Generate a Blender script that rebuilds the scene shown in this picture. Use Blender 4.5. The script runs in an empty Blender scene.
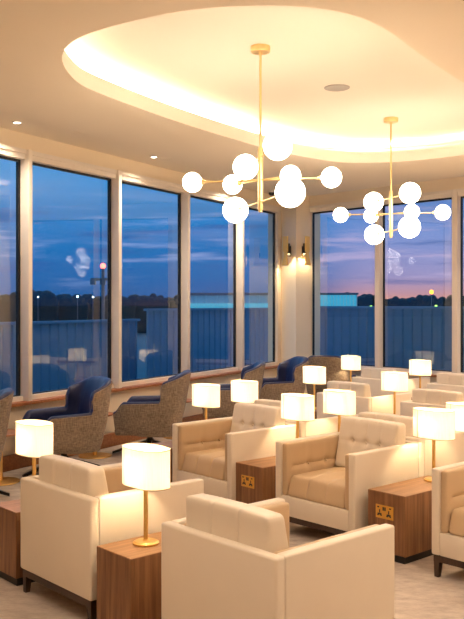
import bpy, bmesh, math, random
from mathutils import Vector, Matrix
from mathutils.geometry import tessellate_polygon
random.seed(7)
sc = bpy.context.scene
COL = sc.collection
PI = math.pi

# ------------------------------------------------------------------ camera numbers
FPX, HOR, CAMZ = 845.0, 304.0, 1.71
W_, H_ = 464, 619
ANG = math.radians(-48.2)                      # heading of the seat rows
U = Vector((math.cos(ANG), math.sin(ANG)))     # along a row
V = Vector((-math.sin(ANG), math.cos(ANG)))    # across the rows
O = Vector((-0.339, 3.992))
LW0 = Vector((-2.12, 9.09))                    # a point of the long window wall
LH = Vector((0.4924, 0.8704))                  # its direction
LN = Vector((0.8704, -0.4924))                 # its normal, into the room
LANG = math.atan2(LH.y, LH.x)
TW = 7.95                                      # far window wall
ZC, ZS, ZU = 3.42, 3.50, 3.69                  # ceiling, window soffit, raised ceiling


def st(s, t, z=0.0):
    p = O + U * s + V * t
    return Vector((p.x, p.y, z))


def lw(k, off=0.0, z=0.0):
    p = LW0 + LH * k + LN * off
    return Vector((p.x, p.y, z))


def px(x, d, z=None):
    return Vector(((x - 232) * d / FPX, d, CAMZ if z is None else z))


# ------------------------------------------------------------------ materials
def new_mat(name):
    m = bpy.data.materials.new(name)
    m.use_nodes = True
    nt = m.node_tree
    return m, nt, nt.nodes['Principled BSDF']


def simple(name, col, rough=0.5, metal=0.0, noise=0.0, nscale=20.0, bump=0.0, bscale=200.0, sheen=0.0):
    m, nt, b = new_mat(name)
    b.inputs['Base Color'].default_value = (*col, 1)
    b.inputs['Roughness'].default_value = rough
    b.inputs['Metallic'].default_value = metal
    tc = nt.nodes.new('ShaderNodeTexCoord')
    if noise:
        n = nt.nodes.new('ShaderNodeTexNoise')
        n.inputs['Scale'].default_value = nscale
        n.inputs['Detail'].default_value = 5
        nt.links.new(tc.outputs['Object'], n.inputs['Vector'])
        mx = nt.nodes.new('ShaderNodeMix')
        mx.data_type = 'RGBA'
        mx.inputs['A'].default_value = (*[c * (1 - noise) for c in col], 1)
        mx.inputs['B'].default_value = (*[min(1, c * (1 + noise)) for c in col], 1)
        nt.links.new(n.outputs['Fac'], mx.inputs['Factor'])
        nt.links.new(mx.outputs['Result'], b.inputs['Base Color'])
    if bump:
        n2 = nt.nodes.new('ShaderNodeTexNoise')
        n2.inputs['Scale'].default_value = bscale
        n2.inputs['Detail'].default_value = 3
        nt.links.new(tc.outputs['Object'], n2.inputs['Vector'])
        bp = nt.nodes.new('ShaderNodeBump')
        bp.inputs['Strength'].default_value = bump
        bp.inputs['Distance'].default_value = 0.002
        nt.links.new(n2.outputs['Fac'], bp.inputs['Height'])
        nt.links.new(bp.outputs['Normal'], b.inputs['Normal'])
    return m


def wood(name, dark, light, scl, rough=0.42):
    m, nt, b = new_mat(name)
    tc = nt.nodes.new('ShaderNodeTexCoord')
    mp = nt.nodes.new('ShaderNodeMapping')
    mp.inputs['Scale'].default_value = scl
    nt.links.new(tc.outputs['Object'], mp.inputs['Vector'])
    n = nt.nodes.new('ShaderNodeTexNoise')
    n.inputs['Scale'].default_value = 1.0
    n.inputs['Detail'].default_value = 6
    n.inputs['Roughness'].default_value = 0.65
    nt.links.new(mp.outputs['Vector'], n.inputs['Vector'])
    r = nt.nodes.new('ShaderNodeValToRGB')
    r.color_ramp.elements[0].position = 0.32
    r.color_ramp.elements[0].color = (*dark, 1)
    r.color_ramp.elements[1].position = 0.68
    r.color_ramp.elements[1].color = (*light, 1)
    nt.links.new(n.outputs['Fac'], r.inputs['Fac'])
    nt.links.new(r.outputs['Color'], b.inputs['Base Color'])
    b.inputs['Roughness'].default_value = rough
    return m


def emit(name, col, strength, edge=None):
    m = bpy.data.materials.new(name)
    m.use_nodes = True
    nt = m.node_tree
    b = nt.nodes['Principled BSDF']
    b.inputs['Base Color'].default_value = (*[0.8 * c for c in col], 1)
    b.inputs['Roughness'].default_value = 0.4
    b.inputs['Emission Color'].default_value = (*col, 1)
    b.inputs['Emission Strength'].default_value = strength
    return m


M = {}
M['cream'] = simple('cream_leather', (0.80, 0.71, 0.60), 0.42, noise=0.03, nscale=6, bump=0.15, bscale=260)
M['tan'] = simple('tan_leather', (0.60, 0.44, 0.28), 0.42, noise=0.06, nscale=5, bump=0.18, bscale=220)
M['leg'] = wood('dark_stained_wood', (0.030, 0.014, 0.007), (0.060, 0.028, 0.014), (30, 30, 4))
M['walnut'] = wood('walnut_veneer_upright', (0.13, 0.052, 0.020), (0.33, 0.155, 0.066), (34, 34, 1.6))
M['walnut_top'] = wood('walnut_veneer_lengthwise', (0.20, 0.095, 0.042), (0.40, 0.21, 0.10), (38, 2.0, 38))
M['black'] = simple('black_plinth_laminate', (0.012, 0.010, 0.009), 0.5)
M['brass'] = simple('brushed_brass', (0.84, 0.54, 0.18), 0.32, 0.75)
M['brass_light'] = simple('satin_brass', (0.88, 0.66, 0.32), 0.36, 0.65)
M['brass_matt'] = simple('matt_gold_metal', (0.95, 0.60, 0.16), 0.45, 0.10)
M['plate'] = simple('brass_socket_plate', (0.80, 0.46, 0.10), 0.38, 0.75)
M['plaster'] = simple('painted_plaster', (0.88, 0.76, 0.59), 0.75, noise=0.015, nscale=3)
M['ceil'] = simple('ceiling_paint', (0.86, 0.76, 0.62), 0.85, noise=0.012, nscale=2)
M['upper'] = simple('raised_ceiling_paint', (0.84, 0.78, 0.69), 0.85, noise=0.012, nscale=2)
M['mullion'] = simple('powder_coated_frame', (0.82, 0.75, 0.67), 0.5)
M['gasket'] = simple('black_rubber_gasket', (0.010, 0.011, 0.014), 0.5)
M['ledge'] = wood('reddish_oak_ledge', (0.24, 0.085, 0.030), (0.42, 0.17, 0.065), (3, 40, 40))
M['navy'] = simple('navy_leather', (0.012, 0.020, 0.085), 0.36, noise=0.15, nscale=8, bump=0.15, bscale=160)
M['navyseat'] = simple('dark_slate_leather', (0.018, 0.020, 0.032), 0.30, noise=0.15, nscale=8)
M['dark_metal'] = simple('dark_bronze_metal', (0.030, 0.024, 0.020), 0.35, 0.8)
M['white_plastic'] = simple('white_plastic', (0.75, 0.70, 0.64), 0.45)
M['grey_plastic'] = simple('grey_speaker_mesh', (0.42, 0.39, 0.36), 0.6, noise=0.1, nscale=90)
M['black_plastic'] = simple('black_plastic', (0.015, 0.015, 0.015), 0.3)
M['globe'] = emit('lit_opal_glass', (1.0, 0.82, 0.61), 16.0)
M['bulb'] = emit('lit_bulb', (1.0, 0.76, 0.45), 520.0)
M['led'] = emit('warm_led_tape', (1.0, 0.75, 0.54), 150.0)
M['led_soft'] = emit('dim_warm_led_tape', (1.0, 0.74, 0.52), 46.0)
M['spotface'] = emit('lit_downlight_lens', (1.0, 0.90, 0.75), 12.0)
M['sconce_glow'] = emit('lit_sconce_bulb', (1.0, 0.72, 0.38), 5200.0)


def shade_mat():
    m = bpy.data.materials.new('lit_fabric_shade')
    m.use_nodes = True
    nt = m.node_tree
    nt.nodes.remove(nt.nodes['Principled BSDF'])
    out = nt.nodes['Material Output']
    tc = nt.nodes.new('ShaderNodeTexCoord')
    mp = nt.nodes.new('ShaderNodeMapping')
    mp.inputs['Scale'].default_value = (160, 160, 8)
    nt.links.new(tc.outputs['Object'], mp.inputs['Vector'])
    n = nt.nodes.new('ShaderNodeTexNoise')
    n.inputs['Scale'].default_value = 1.0
    nt.links.new(mp.outputs['Vector'], n.inputs['Vector'])
    mx = nt.nodes.new('ShaderNodeMix')
    mx.data_type = 'RGBA'
    mx.inputs['A'].default_value = (0.78, 0.66, 0.46, 1)
    mx.inputs['B'].default_value = (0.92, 0.84, 0.66, 1)
    nt.links.new(n.outputs['Fac'], mx.inputs['Factor'])
    tr = nt.nodes.new('ShaderNodeBsdfTranslucent')
    df = nt.nodes.new('ShaderNodeBsdfDiffuse')
    em = nt.nodes.new('ShaderNodeEmission')
    em.inputs['Color'].default_value = (1.0, 0.80, 0.52, 1)
    em.inputs['Strength'].default_value = 0.50
    for x in (tr, df):
        nt.links.new(mx.outputs['Result'], x.inputs['Color'])
    ms = nt.nodes.new('ShaderNodeMixShader')
    ms.inputs['Fac'].default_value = 0.86
    nt.links.new(tr.outputs[0], ms.inputs[1])
    nt.links.new(df.outputs[0], ms.inputs[2])
    ad = nt.nodes.new('ShaderNodeAddShader')
    nt.links.new(ms.outputs[0], ad.inputs[0])
    nt.links.new(em.outputs[0], ad.inputs[1])
    nt.links.new(ad.outputs[0], out.inputs['Surface'])
    return m


M['shade'] = shade_mat()
M['seam'] = simple('shade_seam_tape', (0.55, 0.42, 0.26), 0.8)


def glass_mat():
    m = bpy.data.materials.new('double_glazing')
    m.use_nodes = True
    nt = m.node_tree
    nt.nodes.remove(nt.nodes['Principled BSDF'])
    out = nt.nodes['Material Output']
    tr = nt.nodes.new('ShaderNodeBsdfTransparent')
    tr.inputs['Color'].default_value = (0.84, 0.90, 0.95, 1)
    gl = nt.nodes.new('ShaderNodeBsdfGlossy')
    gl.inputs['Roughness'].default_value = 0.0
    gl.inputs['Color'].default_value = (0.92, 0.95, 1.0, 1)
    lwt = nt.nodes.new('ShaderNodeLayerWeight')
    lwt.inputs['Blend'].default_value = 0.5
    pw = nt.nodes.new('ShaderNodeMath')
    pw.operation = 'POWER'
    pw.inputs[1].default_value = 4.0
    nt.links.new(lwt.outputs['Facing'], pw.inputs[0])
    fr = nt.nodes.new('ShaderNodeMapRange')
    fr.inputs['To Min'].default_value = 0.13
    nt.links.new(pw.outputs[0], fr.inputs['Value'])
    ms = nt.nodes.new('ShaderNodeMixShader')
    nt.links.new(fr.outputs[0], ms.inputs['Fac'])
    nt.links.new(tr.outputs[0], ms.inputs[1])
    nt.links.new(gl.outputs[0], ms.inputs[2])
    nt.links.new(ms.outputs[0], out.inputs['Surface'])
    return m


M['glass'] = glass_mat()


def carpet_mat():
    m, nt, b = new_mat('mottled_carpet')
    tc = nt.nodes.new('ShaderNodeTexCoord')
    mp = nt.nodes.new('ShaderNodeMapping')
    mp.inputs['Rotation'].default_value = (0, 0, -ANG)
    mp.inputs['Scale'].default_value = (3.0, 6.5, 1)
    nt.links.new(tc.outputs['Object'], mp.inputs['Vector'])
    n = nt.nodes.new('ShaderNodeTexNoise')
    n.inputs['Scale'].default_value = 2.2
    n.inputs['Detail'].default_value = 8
    n.inputs['Roughness'].default_value = 0.72
    nt.links.new(mp.outputs['Vector'], n.inputs['Vector'])
    r = nt.nodes.new('ShaderNodeValToRGB')
    r.color_ramp.elements[0].position = 0.33
    r.color_ramp.elements[0].color = (0.37, 0.305, 0.265, 1)
    r.color_ramp.elements[1].position = 0.66
    r.color_ramp.elements[1].color = (0.58, 0.495, 0.435, 1)
    nt.links.new(n.outputs['Fac'], r.inputs['Fac'])
    nt.links.new(r.outputs['Color'], b.inputs['Base Color'])
    b.inputs['Roughness'].default_value = 0.95
    n2 = nt.nodes.new('ShaderNodeTexNoise')
    n2.inputs['Scale'].default_value = 240
    nt.links.new(tc.outputs['Object'], n2.inputs['Vector'])
    bp = nt.nodes.new('ShaderNodeBump')
    bp.inputs['Strength'].default_value = 0.4
    bp.inputs['Distance'].default_value = 0.004
    nt.links.new(n2.outputs['Fac'], bp.inputs['Height'])
    nt.links.new(bp.outputs['Normal'], b.inputs['Normal'])
    return m


M['carpet'] = carpet_mat()


def tweed_mat():
    m, nt, b = new_mat('brown_grey_tweed')
    tc = nt.nodes.new('ShaderNodeTexCoord')
    acc = None
    for sc_, in (((150, 150, 16),), ((18, 18, 230),)):
        mp = nt.nodes.new('ShaderNodeMapping')
        mp.inputs['Scale'].default_value = sc_
        nt.links.new(tc.outputs['Object'], mp.inputs['Vector'])
        n = nt.nodes.new('ShaderNodeTexNoise')
        n.inputs['Scale'].default_value = 1.0
        n.inputs['Detail'].default_value = 2
        nt.links.new(mp.outputs['Vector'], n.inputs['Vector'])
        if acc is None:
            acc = n.outputs['Fac']
        else:
            a = nt.nodes.new('ShaderNodeMath')
            a.operation = 'ADD'
            nt.links.new(acc, a.inputs[0])
            nt.links.new(n.outputs['Fac'], a.inputs[1])
            h = nt.nodes.new('ShaderNodeMath')
            h.operation = 'MULTIPLY'
            h.inputs[1].default_value = 0.5
            nt.links.new(a.outputs[0], h.inputs[0])
            acc = h.outputs[0]
    r = nt.nodes.new('ShaderNodeValToRGB')
    r.color_ramp.elements[0].position = 0.36
    r.color_ramp.elements[0].color = (0.120, 0.090, 0.070, 1)
    r.color_ramp.elements[1].position = 0.64
    r.color_ramp.elements[1].color = (0.34, 0.265, 0.20, 1)
    nt.links.new(acc, r.inputs['Fac'])
    nt.links.new(r.outputs['Color'], b.inputs['Base Color'])
    b.inputs['Roughness'].default_value = 0.9
    return m


M['tweed'] = tweed_mat()
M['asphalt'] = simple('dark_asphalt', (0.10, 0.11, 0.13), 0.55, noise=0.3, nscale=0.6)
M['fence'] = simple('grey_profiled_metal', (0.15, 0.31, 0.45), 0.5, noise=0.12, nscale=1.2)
M['cladding'] = simple('pale_profiled_cladding', (0.55, 0.58, 0.60), 0.5, noise=0.1, nscale=0.8)
M['teal'] = emit('backlit_teal_panel', (0.10, 0.52, 0.62), 0.55)
M['tree'] = simple('dark_evergreen_leaves', (0.012, 0.018, 0.016), 0.9, noise=0.4, nscale=2)
M['pole'] = simple('galvanised_steel', (0.16, 0.17, 0.19), 0.5, 0.6)
M['redlamp'] = emit('lit_red_beacon', (1.0, 0.06, 0.04), 12.0)
M['orangelamp'] = emit('lit_sodium_lamp', (1.0, 0.34, 0.03), 3.2)
M['coollamp'] = emit('lit_white_lamp', (0.65, 0.85, 1.0), 9.0)
M['greenlamp'] = emit('lit_green_lamp', (0.45, 1.0, 0.10), 3.0)


# ------------------------------------------------------------------ mesh helpers
def finish(name, bm, mat, parent=None, smooth=35.0):
    bmesh.ops.recalc_face_normals(bm, faces=bm.faces)
    me = bpy.data.meshes.new(name)
    bm.to_mesh(me)
    bm.free()
    if smooth:
        for p in me.polygons:
            p.use_smooth = True
        try:
            me.set_sharp_from_angle(angle=math.radians(smooth))
        except Exception:
            pass
    me.materials.append(mat)
    o = bpy.data.objects.new(name, me)
    COL.objects.link(o)
    if parent is not None:
        o.parent = parent
    return o


def tag(o, label, cat, group=None):
    o['label'] = label
    o['category'] = cat
    if group:
        o['group'] = group
    return o


def empty(name, loc, rz=0.0):
    o = bpy.data.objects.new(name, None)
    o.empty_display_size = 0.1
    o.location = loc
    o.rotation_euler = (0, 0, rz)
    COL.objects.link(o)
    return o


def structure(o, label=None):
    o['kind'] = 'structure'
    if label:
        o['label'] = label
    return o


def copy_tree(o, parent=None):
    c = o.copy()
    COL.objects.link(c)
    if parent is not None:
        c.parent = parent
    for ch in list(o.children):
        copy_tree(ch, c)
    return c


def box(bm, x0, x1, y0, y1, z0, z1, bev=0.0, seg=2):
    r = bmesh.ops.create_cube(bm, size=1.0)
    vs = r['verts']
    for v in vs:
        v.co = Vector(((x0 + x1) / 2 + v.co.x * (x1 - x0), (y0 + y1) / 2 + v.co.y * (y1 - y0), (z0 + z1) / 2 + v.co.z * (z1 - z0)))
    if bev:
        es = list({e for v in vs for e in v.link_edges})
        bmesh.ops.bevel(bm, geom=es, offset=bev, segments=seg, profile=0.5, affect='EDGES')
    return bm


def prism(bm, pts, z0, z1):
    n = len(pts)
    a = [bm.verts.new((p[0], p[1], z0)) for p in pts]
    b = [bm.verts.new((p[0], p[1], z1)) for p in pts]
    bm.faces.new(a[::-1])
    bm.faces.new(b)
    for i in range(n):
        j = (i + 1) % n
        bm.faces.new((a[i], a[j], b[j], b[i]))
    return bm


def lathe(bm, prof, seg=32, ax=1.0, ay=1.0, c=(0, 0, 0), close=False):
    rings = []
    for r, z in prof:
        if r < 1e-6:
            rings.append([bm.verts.new((c[0], c[1], c[2] + z))])
        else:
            rings.append([bm.verts.new((c[0] + ax * r * math.cos(2 * PI * i / seg), c[1] + ay * r * math.sin(2 * PI * i / seg), c[2] + z)) for i in range(seg)])
    m = len(rings)
    for k in range(m if close else m - 1):
        A, B = rings[k], rings[(k + 1) % m]
        for i in range(seg):
            j = (i + 1) % seg
            if len(A) == 1 and len(B) == 1:
                continue
            if len(A) == 1:
                bm.faces.new((A[0], B[j], B[i]))
            elif len(B) == 1:
                bm.faces.new((A[i], A[j], B[0]))
            else:
                bm.faces.new((A[i], A[j], B[j], B[i]))
    return bm


def tube(bm, p0, p1, r0, r1=None, seg=12):
    p0, p1 = Vector(p0), Vector(p1)
    r1 = r0 if r1 is None else r1
    d = (p1 - p0).normalized()
    a = d.orthogonal().normalized()
    b = d.cross(a)
    R0 = [bm.verts.new(p0 + (a * math.cos(2 * PI * i / seg) + b * math.sin(2 * PI * i / seg)) * r0) for i in range(seg)]
    R1 = [bm.verts.new(p1 + (a * math.cos(2 * PI * i / seg) + b * math.sin(2 * PI * i / seg)) * r1) for i in range(seg)]
    for i in range(seg):
        j = (i + 1) % seg
        bm.faces.new((R0[i], R0[j], R1[j], R1[i]))
    bm.faces.new(R0[::-1])
    bm.faces.new(R1)
    return bm


def taper(bm, c0, h0, c1, h1):
    """four-sided bar from centre c0 (half sizes h0) down to c1 (half sizes h1)"""
    def ring(c, h):
        return [bm.verts.new((c[0] + sx * h[0], c[1] + sy * h[1], c[2])) for sx, sy in ((-1, -1), (1, -1), (1, 1), (-1, 1))]
    a, b = ring(c0, h0), ring(c1, h1)
    bm.faces.new(a)
    bm.faces.new(b[::-1])
    for i in range(4):
        j = (i + 1) % 4
        bm.faces.new((a[i], b[i], b[j], a[j]))
    return bm


def sphere(bm, c, r, seg=24):
    bmesh.ops.create_uvsphere(bm, u_segments=seg, v_segments=seg // 2 + 2, radius=r, matrix=Matrix.Translation(c))
    return bm


def axis(h, r, n):
    inner = [-(h - r) + 2 * (h - r) * i / n for i in range(n + 1)]
    lo = [-h, -h + 0.12 * r, -h + 0.4 * r]
    return lo + inner + [-x for x in lo[::-1]]


def pad(bm, c, size, r, n=(8, 8, 4), warp=None):
    """soft upholstered block: rounded box of a fine surface grid, then warp(local unit point, point) -> point"""
    hx, hy, hz = size[0] / 2, size[1] / 2, size[2] / 2
    r = min(r, hx * 0.95, hy * 0.95, hz * 0.95)
    X, Y, Z = axis(hx, r, n[0]), axis(hy, r, n[1]), axis(hz, r, n[2])
    nx, ny, nz = len(X) - 1, len(Y) - 1, len(Z) - 1
    cache = {}

    def vert(i, j, k):
        key = (i, j, k)
        if key not in cache:
            p = Vector((X[i], Y[j], Z[k]))
            q = Vector((max(-(hx - r), min(hx - r, p.x)), max(-(hy - r), min(hy - r, p.y)), max(-(hz - r), min(hz - r, p.z))))
            d = p - q
            if d.length > 1e-9:
                p = q + d.normalized() * r
            if warp:
                p = warp(p, (hx, hy, hz))
            cache[key] = bm.verts.new(p + Vector(c))
        return cache[key]
    for (a, b, na, nb) in ((0, 1, nx, ny), (0, 2, nx, nz), (1, 2, ny, nz)):
        cax = 3 - a - b
        for side in (0, (nx, ny, nz)[cax]):
            for i in range(na):
                for j in range(nb):
                    def ix(p_, q_):
                        t = [0, 0, 0]
                        t[a], t[b], t[cax] = p_, q_, side
                        return vert(*t)
                    bm.faces.new((ix(i, j), ix(i + 1, j), ix(i + 1, j + 1), ix(i, j + 1)))
    return bm


# ------------------------------------------------------------------ leather armchair
AW, AD = 0.775, 0.785          # width, depth
ARM_Z = 0.68


def sstep(a, b, x):
    x = max(0, min(1, (x - a) / (b - a)))
    return x * x * (3 - 2 * x)


def g(d, w):
    return math.exp(-(d / w) ** 2)


def make_armchair():
    root = empty('armchair', (0, 0, 0))
    hw, hd = AW / 2, AD / 2
    # back shell
    bm = bmesh.new()
    box(bm, -hw, hw, -hd, -hd + 0.058, 0.140, ARM_Z, 0.014, 3)
    finish('back_panel', bm, M['cream'], root)
    for sx in (-1, 1):
        bm = bmesh.new()
        x0, x1 = sorted((sx * (hw - 0.001), sx * (hw - 0.060)))
        box(bm, x0, x1, -hd + 0.054, hd, 0.140, ARM_Z, 0.012, 3)
        arm = finish('arm', bm, M['cream'], root)
        # tufted inner pad
        bm = bmesh.new()
        tuf = [(-0.10, 0.02), (0.10, 0.02)]

        def wp(p, h, sx=sx):
            d = 0.0
            if p.x * -sx > 0:
                for (ty, tz) in tuf:
                    rr = math.hypot(p.y - ty, p.z - tz)
                    d += 0.020 * g(rr, 0.028)
                    d += 0.006 * g(p.z - tz, 0.012) * (1 if abs(p.y) < 0.3 else 0)
                    d += 0.003 * g(p.y - ty, 0.008)
            p.x += sx * d
            return p
        x0, x1 = sorted((sx * (hw - 0.058), sx * (hw - 0.108)))
        pad(bm, ((x0 + x1) / 2, 0.032, 0.478), (x1 - x0, 0.693, 0.388), 0.018, (3, 26, 18), wp)
        for (ty, tz) in tuf:
            sphere(bm, (sx * (hw - 0.102), 0.032 + ty, 0.478 + tz), 0.008, 10)
        finish('arm_pad', bm, M['tan'], arm)
    # front and seat deck
    bm = bmesh.new()
    box(bm, -hw + 0.060, hw - 0.060, hd - 0.055, hd - 0.004, 0.140, 0.285, 0.008, 2)
    finish('front_rail', bm, M['cream'], root)
    bm = bmesh.new()
    box(bm, -hw + 0.062, hw - 0.062, -hd + 0.07, hd - 0.056, 0.160, 0.283)
    finish('seat_deck', bm, M['tan'], root)

    def ws(p, h):
        f = (p.y + h[1]) / (2 * h[1])
        k = (p.z + h[2]) / (2 * h[2])
        if f > 0.6:
            p.y -= 0.045 * k * (f - 0.6) / 0.4
        if p.z > 0:
            p.z += 0.014 * (1 - (p.x / h[0]) ** 2) * (1 - (2 * f - 1) ** 2)
            for tx in (-0.09, 0.09):
                p.z -= 0.006 * g(p.x - tx, 0.009)
        if f > 0.97:
            for tx in (-0.09, 0.09):
                p.y -= 0.006 * g(p.x - tx, 0.009)
        return p
    bm = bmesh.new()
    pad(bm, (0, 0.068, 0.360), (AW - 0.218, 0.635, 0.155), 0.030, (56, 14, 5), ws)
    finish('seat_cushion', bm, M['tan'], root)

    # back cushion: upright rear, sloping tufted front, stands above the arms
    def wb(p, h):
        k = (p.z + h[2]) / (2 * h[2])
        f = (p.y + h[1]) / (2 * h[1])
        fr_ = sstep(0.70, 0.92, f)
        re_ = 1 - sstep(0.08, 0.30, f)
        tp_ = sstep(0.90, 0.98, k)
        p.y -= (0.085 * k - 0.02) * f
        for tx in (-0.13, 0.0, 0.13):
            p.y -= fr_ * (0.018 * g(math.hypot(p.x - tx, p.z - 0.02), 0.026) + 0.004 * g(p.x - tx, 0.007))
        p.y -= fr_ * 0.006 * g(p.z - 0.02, 0.010)
        for tx in (-0.09, 0.09):
            p.y += re_ * 0.007 * g(p.x - tx, 0.008)
            p.z -= tp_ * 0.005 * g(p.x - tx, 0.008)
        p.z += tp_ * 0.006 * (1 - (p.x / h[0]) ** 2)
        return p
    bm = bmesh.new()
    pad(bm, (0, -hd + 0.058 + 0.085, 0.628), (AW - 0.215, 0.17, 0.376), 0.026, (64, 5, 24), wb)
    for tx in (-0.13, 0.0, 0.13):
        sphere(bm, (tx, -hd + 0.058 + 0.085 + 0.046, 0.652), 0.007, 10)
    finish('back_cushion', bm, M['cream'], root)
    # timber base
    bm = bmesh.new()
    i, w = 0.012, 0.03
    for (x0, x1, y0, y1) in ((-hw + i, hw - i, -hd + i, -hd + i + w), (-hw + i, hw - i, hd - i - w, hd - i), (-hw + i, -hw + i + w, -hd + i + w, hd - i - w), (hw - i - w, hw - i, -hd + i + w, hd - i - w)):
        box(bm, x0, x1, y0, y1, 0.098, 0.141)
    finish('base_frame', bm, M['leg'], root)
    for sx in (-1, 1):
        for sy in (-1, 1):
            bm = bmesh.new()
            taper(bm, (sx * (hw - 0.034), sy * (hd - 0.034), 0.1405), (0.0225, 0.0225), (sx * (hw - 0.030), sy * (hd - 0.030), 0.0), (0.0145, 0.0145))
            finish('leg', bm, M['leg'], root, smooth=None)
    return root


proto_chair = make_armchair()
CHAIRS = [
    # s_left, t_back, facing(+1 away / -1 toward), label
    (0.0, 0.0, 1, 'cream leather armchair seen from behind, the nearest and largest, at the bottom of the photo'),
    (-1.385, 0.0, 1, 'cream leather armchair seen from behind, standing between two walnut side tables'),
    (-2.575, 2.06, -1, 'cream and tan tufted armchair facing us, farthest left of its row, near the window chairs'),
    (-1.313, 2.06, -1, 'cream and tan tufted armchair facing us, standing between the two socket tables'),
    (0.078, 2.06, -1, 'cream and tan armchair cut off by the right edge of the photo, facing us'),
    (-2.665, 2.95, 1, 'cream armchair whose back edge peeps out behind the left tufted armchair facing us'),
    (-1.415, 2.95, 1, 'cream armchair back to back with the tufted armchair between the socket tables'),
    (-3.48, 4.88, 1, 'cream armchair seen from behind, third row, side lit by a lamp, near the corner column'),
    (-2.285, 4.88, 1, 'cream armchair seen from behind, third row, right of the tall lit lamp stem'),
    (-4.575, 6.81, 1, 'cream armchair seen from behind, last row under the far windows, left one'),
    (-3.31, 6.81, 1, 'cream armchair seen from behind, last row under the far windows, right one'),
]
for i, (s, t, f, lab) in enumerate(CHAIRS):
    o = proto_chair if i == 0 else copy_tree(proto_chair)
    o.location = st(s + AW / 2, t + AD / 2)
    o.rotation_euler = (0, 0, ANG if f > 0 else ANG + PI)
    tag(o, lab, 'armchair', 'cream leather armchairs in rows')


# ------------------------------------------------------------------ side tables
TBW, TBD, TBZ = 0.31, 0.69, 0.45


def make_table(socket):
    root = empty('side_table', (0, 0, 0))
    hw, hd = TBW / 2, TBD / 2
    bm = bmesh.new()
    box(bm, -hw, hw, -hd, hd, 0.05, TBZ - 0.003, 0.0015, 1)
    finish('carcass', bm, M['walnut'], root)
    bm = bmesh.new()
    box(bm, -hw + 0.001, hw - 0.001, -hd + 0.001, hd - 0.001, TBZ - 0.004, TBZ, 0.001, 1)
    finish('tabletop', bm, M['walnut_top'], root)
    bm = bmesh.new()
    box(bm, -hw + 0.015, hw - 0.015, -hd + 0.015, hd - 0.015, 0, 0.052)
    finish('plinth', bm, M['black'], root)
    if socket:
        # front is local +y ; the table is turned to face us
        cx, cz, y = 0.012, 0.318, hd
        bm = bmesh.new()
        box(bm, cx - 0.073, cx + 0.073, y - 0.001, y + 0.006, cz - 0.045, cz + 0.045, 0.003, 2)
        pl = finish('socket_plate', bm, M['plate'], root)
        for dx in (-0.038, 0.038):
            bm = bmesh.new()
            yy = y + 0.0055
            box(bm, cx + dx - 0.004, cx + dx + 0.004, yy, yy + 0.002, cz - 0.008, cz + 0.014)       # earth
            box(bm, cx + dx - 0.019, cx + dx - 0.007, yy, yy + 0.002, cz - 0.028, cz - 0.019)
            box(bm, cx + dx + 0.007, cx + dx + 0.019, yy, yy + 0.002, cz - 0.028, cz - 0.019)
            box(bm, cx + dx - 0.016, cx + dx + 0.016, yy, yy + 0.0015, cz - 0.022, cz - 0.010)
            finish('socket', bm, M['black_plastic'], pl, None)
            bm = bmesh.new()
            box(bm, cx + dx * 1.3 - 0.007, cx + dx * 1.3 + 0.007, yy, yy + 0.003, cz + 0.026, cz + 0.034)
            finish('switch', bm, M['dark_metal'], pl, None)
        bm = bmesh.new()
        box(bm, cx - 0.013, cx - 0.002, y + 0.0055, y + 0.0075, cz + 0.010, cz + 0.034)
        box(bm, cx + 0.002, cx + 0.013, y + 0.0055, y + 0.0075, cz + 0.010, cz + 0.034)
        finish('usb_port', bm, M['black_plastic'], pl, None)
    return root


# ------------------------------------------------------------------ table lamp
LA, LB = 0.157, 0.090
SH0, SH1 = 0.758 - TBZ, 0.955 - TBZ


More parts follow.
